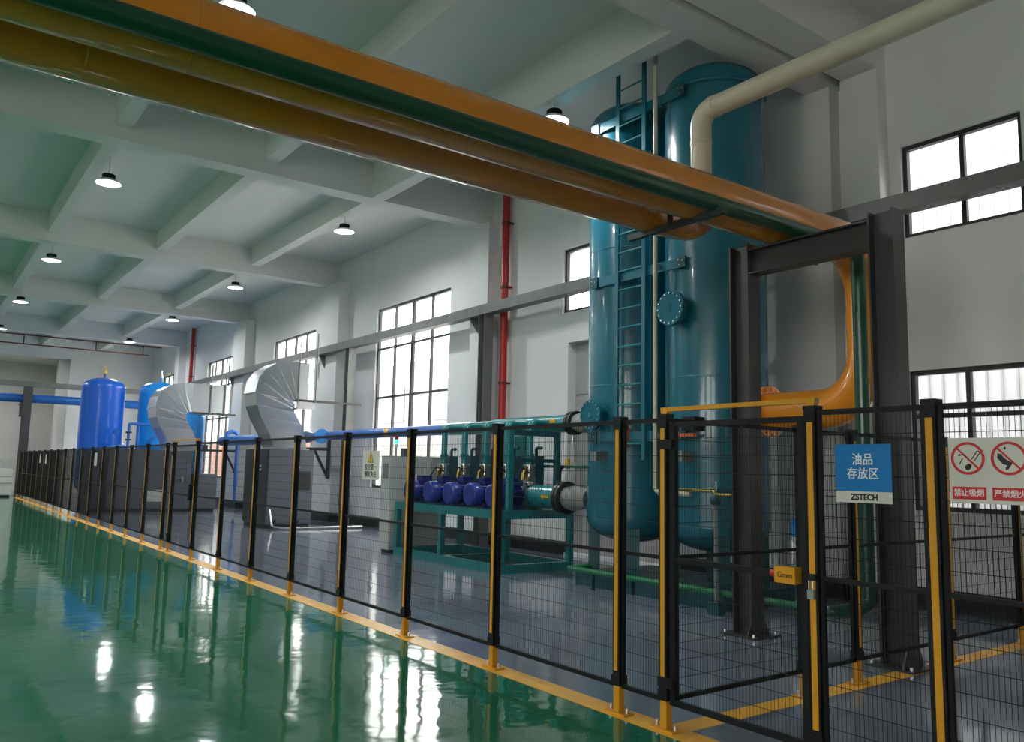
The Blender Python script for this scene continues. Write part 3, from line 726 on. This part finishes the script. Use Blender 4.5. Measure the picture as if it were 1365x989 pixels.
MB().box(9.04, 9.08, 11.05, 11.35, 2.50, 2.56).build('yellow_label', SYEL, t)
MB().cyl((9.2, 17.3, 2.49), (9.2, 17.5, 2.49), .1165, 22).build('yellow_label', SYEL, t)
MB().cyl((9.2, 10.75, 2.3), (9.2, 10.75, 2.1), .02, 10).bar((9.12, 10.75, 2.18), (9.28, 10.75, 2.18), .015, .015).build('drain_valve', STAIN, t)
t = thing('discharge_header', 'short thick teal pipe with yellow arrow at the end of the skid', 'pipe', (8.6, 10.8, 1.24))
MB().cyl((8.6, 10.28, 1.24), (8.6, 11.02, 1.24), .185, 28).build('teal_run', TEAL2, t)
MB().cyl((8.6, 10.28, 1.24), (8.6, 10.22, 1.24), .26, 28).cyl((8.6, 10.20, 1.24), (8.6, 10.14, 1.24), .26, 28).build('flange', BASEB, t)
MB().tube([(8.6, 10.14, 1.24), (8.6, 9.98, 1.24), (8.6, 9.80, 1.24), (8.6, 9.62, 1.24)], [.18, .20, .17, .15], 26).build('flexible_joint', LEAD, t)
MB().bolts((8.6, 10.21, 1.24), (0, 1, 0), .225, 12, .014, .2).build('bolts', BASEB, t, kind='stuff')
MB().prism([(10.42, 1.225), (10.55, 1.225), (10.55, 1.20), (10.62, 1.245), (10.55, 1.29), (10.55, 1.265), (10.42, 1.265)], 'x', 8.405, 8.44).build('arrow_label', SYEL, t)
MB().bolts((8.44, 10.18, 1.24), (0, 1, 0), .01, 1, .01, .1).build('stud', STAIN, t)
t = thing('air_line', 'thin dark green line with brass valve between skid and left tank', 'pipe', (8.95, 10.3, 1.75))
MB().tube(fillet([(8.4, 9.35, 1.745), (8.4, 9.9, 1.745), (9.1, 10.85, 1.745), (9.1, 11.6, 1.745)], [.1, .1], 5), .025, 10).build('line', GPIPE, t)
MB().cyl((8.62, 10.17, 1.745), (8.72, 10.33, 1.745), .04, 12).build('valve_body', BRASS, t)
MB().box(8.64, 8.70, 10.22, 10.28, 1.745, 1.86).build('valve_lever', SYEL, t)
MB().tube(fillet([(8.78, 10.42, 1.745), (8.82, 10.6, 1.72), (8.82, 10.66, 1.15)], .1, 5), .02, 8).build('hose', BLACK, t)
# control cabinet
t = thing('control_cabinet', 'light grey control cabinet with signal tower left of the pumps', 'cabinet', (8.3, 14.85, 0))
MB().box(7.78, 9.0, 14.62, 15.02, .06, 1.9).build('body', CABW, t)
MB().box(7.83, 8.95, 14.66, 14.98, 0, .06).build('plinth', BASEB, t)
for a, b in ((7.80, 8.385), (8.395, 8.98)): MB().box(a, b, 14.605, 14.62, .12, 1.87).build('door', CABW, t)
MB().box(7.765, 7.78, 14.72, 14.92, 1.45, 1.75).build('label_plate', LEAD, t)
sg = MB().cyl((7.98, 14.8, 1.9), (7.98, 14.8, 2.07), .018, 10).build('signal_tower', STAIN, t)
for z, m_ in ((2.07, LWHITE), (2.15, LGREEN), (2.23, LRED)): MB().cyl((7.98, 14.8, z), (7.98, 14.8, z + .075), .038, 14).build('signal_light', m_, sg)
MB().box(8.13, 8.25, 14.75, 14.87, 1.9, 2.06).build('junction_box', COMP, t)
t = thing('switch_box', 'dark grey floor cabinet seen behind the skid legs', 'cabinet', (9.0, 15.5, 0))
MB().box(8.3, 9.5, 15.3, 15.75, .05, 1.05).build('body', COMPD, t)
MB().box(8.34, 9.46, 15.34, 15.71, 0, .05).build('plinth', BASEB, t)

# ------------------------------------------------------------------ compressors and ducts
def cabinet(name, label, x0, x1, y0, y1, z1, seams, cat='compressor'):
    t = thing(name, label, cat, ((x0 + x1) / 2, (y0 + y1) / 2, 0))
    MB().box(x0, x1, y0, y1, .1, z1).build('body', COMP, t)
    MB().box(x0 + .04, x1 - .04, y0 + .05, y1 - .04, 0, .1).build('plinth', BASEB, t)
    xs_ = [x0 + .015] + list(seams) + [x1 - .015]
    for a, b in zip(xs_[:-1], xs_[1:]):
        MB().box(a + .006, b - .006, y0 - .018, y0, .14, z1 - .03).build('door', COMP, t)
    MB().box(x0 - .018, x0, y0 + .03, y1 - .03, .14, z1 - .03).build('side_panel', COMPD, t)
    return t
t = cabinet('compressor', 'grey cabinet compressor under the nearer silver duct', 7.78, 9.06, 21.5, 23.3, 2.10, (8.45,))
MB().box(8.62, 8.98, 21.462, 21.482, 1.02, 1.52).build('control_panel', BASEB, t)
MB().cyl((8.62, 21.482, 1.62), (8.62, 21.45, 1.62), .04, 14).build('emergency_button', SYEL, t)
for z in (1.52, 1.62): MB().box(7.745, 7.762, 21.95, 22.35, z, z + .05).build('label_strip', WHITE, t)
for x in (7.9, 8.55): MB().box(x, x + .16, 21.475, 21.482, .14, .22).build('floor_slot', BASEB, t)
t = thing('condensate_pipe', 'thin steel pipe lying on the floor before the nearer compressor', 'pipe', (8.4, 21.1, .05))
MB().tube(fillet([(7.86, 21.43, .5), (7.86, 21.2, .06), (8.1, 20.9, .04), (10.3, 20.9, .04)], [.15, .1], 5), .03, 10).build('pipe_run', STAIN, t)
t = cabinet('compressor', 'long grey compressor cabinet under the farther silver duct', 5.45, 8.12, 30.0, 32.0, 2.1, (6.6, 7.95))
MB().box(7.80, 7.86, 29.94, 29.982, 1.0, 1.2).box(7.70, 7.80, 29.93, 29.96, 1.12, 1.15).build('door_handle', STAIN, t)
MB().box(6.7, 7.2, 29.975, 29.982, .35, .75).build('vent_panel', CABW, t)
t = cabinet('dryer', 'low grey cabinet right of the farther compressor', 8.32, 9.0, 29.9, 31.2, 1.31, (), 'dryer')
t = cabinet('dryer', 'dark grey cabinet left of the farther compressor, before the left blue tank', 4.9, 5.35, 30.4, 31.6, 2.0, (), 'dryer')

def duct(dx, y0, dy, xe, label):
    t = thing('air_duct', label, 'duct', (8.3 + dx, y0 + dy / 2, 2.10), 'silver ducts on the compressors')
    O = [(7.95, 2.10), (7.78, 2.50), (7.55, 2.90), (7.40, 3.25), (7.34, 3.60), (7.40, 3.95), (7.58, 4.22), (7.87, 4.42), (8.22, 4.49), (8.55, 4.50)]
    I = [(8.86, 2.10), (8.78, 2.45), (8.63, 2.82), (8.46, 3.08), (8.40, 3.20), (8.37, 3.29), (8.38, 3.37), (8.42, 3.44), (8.48, 3.48), (8.56, 3.49)]
    O = [(a + dx, b) for a, b in O]; I = [(a + dx, b) for a, b in I]
    for k in range(len(O) - 1):
        q = [O[k], I[k], I[k + 1], O[k + 1]]; fy = [y0, y0, y0 - .035, y0 - .035]
        MB().add([(q[j][0], fy[j], q[j][1]) for j in range(4)] + [(q[j][0], y0 + dy, q[j][1]) for j in range(4)], [(0, 1, 2, 3), (4, 7, 6, 5), (0, 4, 5, 1), (1, 5, 6, 2), (2, 6, 7, 3), (3, 7, 4, 0)]).build('duct_gore', GALV, t)
    sm = MB()
    for k in range(1, len(O) - 1):
        sm.bar((O[k][0], y0 - .004, O[k][1]), (I[k][0], y0 - .004, I[k][1]), .022, .012, up=(0, 1, 0))
    sm.build('standing_seams', GALV, t, kind='stuff')
    MB().box(7.90 + dx, 8.91 + dx, y0 - .05, y0 + dy + .05, 2.10, 2.13).build('collar', GALV, t)
    a, b = O[-1][0], xe
    arc = [(b - .3 + .3 * math.sin(u), y0 + .3 - .3 * math.cos(u)) for u in [PI / 2 * i / 6 for i in range(7)]]
    MB().prism([(a, y0)] + arc + [(b, y0 + dy + .9), (a - .15, y0 + dy + .9), (a - .15, y0 + dy), (a, y0 + dy)], 'z', 3.49, 4.50).build('duct_bend', GALV, t)
    MB().bar((O[4][0] - .02, y0 - .015, 3.56), (I[5][0], y0 - .015, 3.40), .04, .02, up=(0, 1, 0)).bar((O[4][0] - .015, y0, 3.57), (O[4][0] - .015, y0 + dy, 3.57), .03, .03).build('stiffener', STAIN, t)
    return t
duct(0, 21.55, .9, 9.12, 'nearer silver C-shaped duct rising from the compressor')
duct(-.53, 30.1, 1.2, 9.5, 'farther silver C-shaped duct with a long flat end')
t = thing('duct_hanger', 'dark trapeze bar with two rods under the nearer duct', 'hanger', (9.2, 21.45, 3.4))
MB().box(8.45, 10.45, 21.60, 21.66, 3.42, 3.485).build('trapeze_bar', STEEL, t)
for x, zt in ((8.52, 5.0), (9.02, 5.35)): MB().cyl((x, 21.50, 3.44), (x, 21.50, zt), .02, 8).box(x - .03, x + .03, 21.49 if x in (8.52, 9.02) else 30.03, 21.66 if x in (8.52, 9.02) else 30.22, 3.405, 3.42).build('rod', TRAYM, t)
MB().box(8.55, 9.05, 21.58, 21.68, 3.22, 3.42).build('damper', STAIN, t)
t = thing('duct_hanger', 'dark trapeze bar with two rods under the farther duct', 'hanger', (9.0, 29.95, 3.4))
MB().box(8.1, 9.6, 30.15, 30.22, 3.42, 3.485).build('trapeze_bar', STEEL, t)
for x, zt in ((8.65, 5.2), (9.15, 5.5)): MB().cyl((x, 30.04, 3.44), (x, 30.04, zt), .025, 8).box(x - .03, x + .03, 21.49 if x in (8.52, 9.02) else 30.03, 21.66 if x in (8.52, 9.02) else 30.22, 3.405, 3.42).build('rod', TRAYM, t)
# blue branch end beside the nearer duct, blue loop beside the farther one
t = thing('blue_valve', 'bright blue round end cap on the pipe right of the nearer compressor', 'valve', (9.2, 21.2, 2.5))
MB().cyl((9.02, 20.96, 2.47), (9.044, 20.992, 2.47), .20, 28).build('end_cap', LBLUE, t)
MB().cyl((9.044, 20.992, 2.47), (9.2, 21.2, 2.49), .11, 18).build('stub', BPIPE, t)
t = thing('blue_pipe_loop', 'dark blue vertical pipe with a bend on top right of the farther compressor', 'pipe', (9.35, 30.0, 1))
MB().tube(fillet([(9.62, 29.8, .9), (9.62, 29.8, 2.84), (9.2, 29.8, 2.84), (9.2, 29.8, 2.55)], [.2, .2], 7), .07, 16).build('pipe_run', BPIPE, t)
MB().cyl((9.62, 29.8, 1.35), (9.62, 29.8, 1.42), .12, 16).cyl((9.62, 29.8, .3), (9.62, 29.8, .9), .05, 12).build('flange', BPIPE, t)
def wbracket(y, lb):
    t = thing('pipe_bracket', lb, 'bracket', (9.8, y, 2.0))
    MB().box(9.05, 10.45, y - .04, y + .04, 2.14, 2.22).build('arm', STEEL, t)
    MB().box(10.37, 10.45, y - .05, y + .05, 1.3, 2.6).build('wall_plate', STEEL, t)
    MB().bar((9.95, y, 2.16), (10.40, y, 1.34), .07, .07, up=(0, 1, 0)).build('brace', STEEL, t)
    MB().box(9.1, 9.3, y - .04, y + .04, 2.22, 2.385).build('saddle', STEEL, t)
wbracket(23.62, 'dark triangular wall bracket right of the nearer compressor')
wbracket(32.3, 'dark triangular wall bracket between the two compressors')

# ------------------------------------------------------------------ blue tanks
def btank(x, y, label, m_):
    R = .84
    t = thing('air_receiver', label, 'tank', (x, y, 0), 'blue air receivers')
    prof = [(0, .35)] + [(R * math.sin(a), .72 - .36 * math.cos(a)) for a in [PI / 2 * i / 8 for i in range(1, 9)]] + [(R, 4.75)] + [(R * math.cos(a), 4.78 + .40 * math.sin(a)) for a in [PI / 2 * i / 8 for i in range(8)]] + [(0, 5.18)]
    MB().lathe(prof, (x, y, 0), 48).build('shell', m_, t)
    for k in range(3):
        a = .5 + 2 * PI * k / 3
        MB().bar((x + .66 * math.cos(a), y + .66 * math.sin(a), 0), (x + .66 * math.cos(a), y + .66 * math.sin(a), .75), .18, .12).build('leg', m_, t)
    MB().cyl((x, y, 5.16), (x, y, 5.36), .05, 12).build('top_nozzle', m_, t)
    MB().cyl((x, y, 5.36), (x, y, 5.50), .085, 12).cyl((x, y, 5.50), (x, y, 5.70), .045, 10).build('safety_valve', BRASS if x < 7.5 else STAIN, t)
    MB().lathe([(R - .002, 2.78), (R + .006, 2.8), (R - .002, 2.82)], (x, y, 0), 48).build('weld_seams', m_, t)
    return t
btank(6.50, 38.0, 'left royal blue air receiver behind the far fence', BLUE)
btank(8.75, 38.0, 'right brighter blue air receiver half hidden by the farther duct', LBLUE)
t = thing('air_receiver', 'slim blue vessel seen through the bend of the farther duct', 'tank', (9.2, 34.4, 0), 'blue air receivers')
MB().lathe([(0, .4), (.35, .46), (.5, .6), (.5, 3.5), (.44, 3.66), (.25, 3.76), (0, 3.78)], (9.2, 34.4, 0), 36).build('shell', LBLUE, t)
for a in (.5, 2.6, 4.7): MB().bar((9.2 + .4 * math.cos(a), 34.4 + .4 * math.sin(a), 0), (9.2 + .4 * math.cos(a), 34.4 + .4 * math.sin(a), .62), .1, .1).build('leg', LBLUE, t)
t = thing('receiver_pipework', 'dark blue pipe and valves linking the two blue tanks', 'pipe', (7.3, 36.9, 3))
MB().tube(fillet([(7.15, 37.3, 2.2), (6.95, 36.6, 2.2), (7.1, 36.6, 2.2), (7.32, 36.6, 2.2), (7.32, 36.6, 3.25), (8.8, 36.9, 3.25)], [.05, .02, .15, .05], 4), .06, 14).build('pipe_run', BPIPE, t)
MB().cyl((6.75, 36.7, 2.25), (7.2, 36.7, 2.28), .13, 16).tube(fillet([(6.75, 36.7, 2.25), (6.6, 36.7, 2.25), (6.6, 36.7, 1.6)], .1, 5), .11, 14).build('large_valve', BPIPE, t)
MB().cyl((7.32, 36.6, 2.55), (7.32, 36.6, 2.62), .12, 14).cyl((7.32, 36.6, 2.85), (7.32, 36.6, 2.92), .12, 14).build('flange', BASEB, t)
MB().cyl((7.7, 36.7, 0), (7.7, 36.7, 3.25), .06, 12).build('standpipe', BPIPE, t)
MB().cyl((6.85, 36.55, 2.9), (6.85, 36.75, 2.9), .12, 14).cyl((6.85, 36.65, 2.35), (6.85, 36.65, 2.9), .025, 8).build('hand_wheel', BPIPE, t)

# ------------------------------------------------------------------ cable beam along the wall, columns, red pipes
t = thing('pipe_rack_beam', 'long grey steel channel running along the right wall below the window tops', 'beam', (10.3, 20, 5.25))
MB().box(10.19, 10.205, 0, 45.3, 5.15, 5.37).box(10.205, 10.44, 0, 45.3, 5.355, 5.37).box(10.205, 10.44, 0, 45.3, 5.15, 5.165).build('channel', TRAYM, t)
for y in (6.12, 6.87, 15.7, 24.32, 33.35, 42.45):
    MB().prism([(10.25, 5.15), (10.45 if y > 16 else 10.55, 5.15), (10.45 if y > 16 else 10.55, 4.75)], 'y', y - .03, y + .03).build('bracket', TRAYM, t)
t = thing('pipe_rack_beam', 'grey steel channel crossing before the end wall above the blue pipe', 'beam', (5, 45.4, 5.25))
MB().box(XL, 10.44, 45.3, 45.32, 5.15, 5.42).box(XL, 10.44, 45.32, 45.55, 5.40, 5.42).build('channel', TRAYM, t)
t = thing('blue_header', 'thick blue pipe crossing before the end wall', 'pipe', (5, 45.0, 4.6))
MB().cyl((XL, 45.62, 4.62), (9.8, 45.62, 4.62), .205, 22).build('pipe_run', BPIPE, t)
MB().box(4.2, 4.4, 45.45, 45.7, 4.33, 4.41).build('saddle', STEEL, t)
for (x, y, lb) in [(10.32, 15.12, 'slim grey steel post left of the nearer red pipe'), (10.32, 22.15, 'slim grey steel post right of the nearer compressor'), (10.32, 29.3, 'slim grey steel post right of the farther compressor')]:
    t = thing('rack_post', lb, 'post', (x, y, 0), 'grey posts carrying the wall channel')
    hcol(MB(), x, y, .015, 5.15, .24, .012, .008).build('column', TRAYM, t)
    MB().box(x - .14, x + .14, y - .14, y + .14, 0, .015).build('base_plate', TRAYM, t)
t = thing('rack_post', 'dark steel column at the far left carrying the blue pipe', 'post', (4.45, 45.05, 0))
hcol(MB(), 4.45, 45.12, .02, 5.15, .36).build('column', STEEL, t)
MB().box(4.2, 4.7, 44.87, 45.37, 0, .02).build('base_plate', STEEL, t)
MB().box(4.15, 4.3, 45.0, 45.6, 4.25, 4.33).box(4.15, 4.3, 45.0, 45.2, 3.7, 4.25).build('arm', STEEL, t)
for (y, lb) in [(14.9, 'red vertical fire pipe on the wall left of the tall tanks'), (40.6, 'red vertical fire pipe on the wall near the far end')]:
    t = thing('fire_pipe', lb, 'pipe', (10.64, y, .3), 'red fire pipes on the right wall')
    MB().cyl((10.66, y, .1), (10.66, y, 8.15), .085, 18).build('pipe_run', RED, t)
    for z in (2.0, 3.6, 5.8, 7.3): MB().box(10.6, 10.8, y - .11, y - .075, z - .02, z + .02).cyl((10.66, y, z - .03), (10.66, y, z + .03), .10, 16).build('clamp', DRED, t)
t = thing('sprinkler_pipe', 'thin dark red pipes running across below the far ceiling', 'pipe', (5, 43.2, 7.2))
MB().cyl((XL, 43.2, 7.38), (9.85, 43.2, 7.38), .03, 8).cyl((XL, 43.2, 6.95), (9.3, 43.2, 6.95), .03, 8).build('pipe_run', DRED, t)
for x in (-2.0, .9, 3.9, 6.9, 9.0): MB().cyl((x, 43.2, 6.95), (x, 43.2, 7.38), .028, 8).build('link', DRED, t)
for x in (2.2, 5.6, 8.4): MB().cyl((x, 43.2, 7.38), (x, 43.2, 8.2), .012, 6).build('hanger_rod', STAIN, t)
# far-left machine
t = thing('packing_machine', 'white cabinet machine with pale teal top at the far left end', 'machine', (3.7, 43.6, 0))
MB().box(2.2, 4.0, 43.6, 45.0, .08, 1.25).build('body', SIGNW, t)
MB().box(2.25, 3.95, 43.65, 44.95, 0, .08).build('plinth', BASEB, t)
MB().box(2.2, 3.55, 43.6, 45.0, 1.25, 1.68).build('hood', CABW, t)
for a, b in ((2.25, 3.1), (3.12, 3.97)): MB().box(a, b, 43.58, 43.6, .15, 1.2).build('door', SIGNW, t)
for k in range(2): MB().box(2.25, 3.97, 43.57, 43.58, .6 + .3 * k, .62 + .3 * k).build('trim_line', LEAD, t)
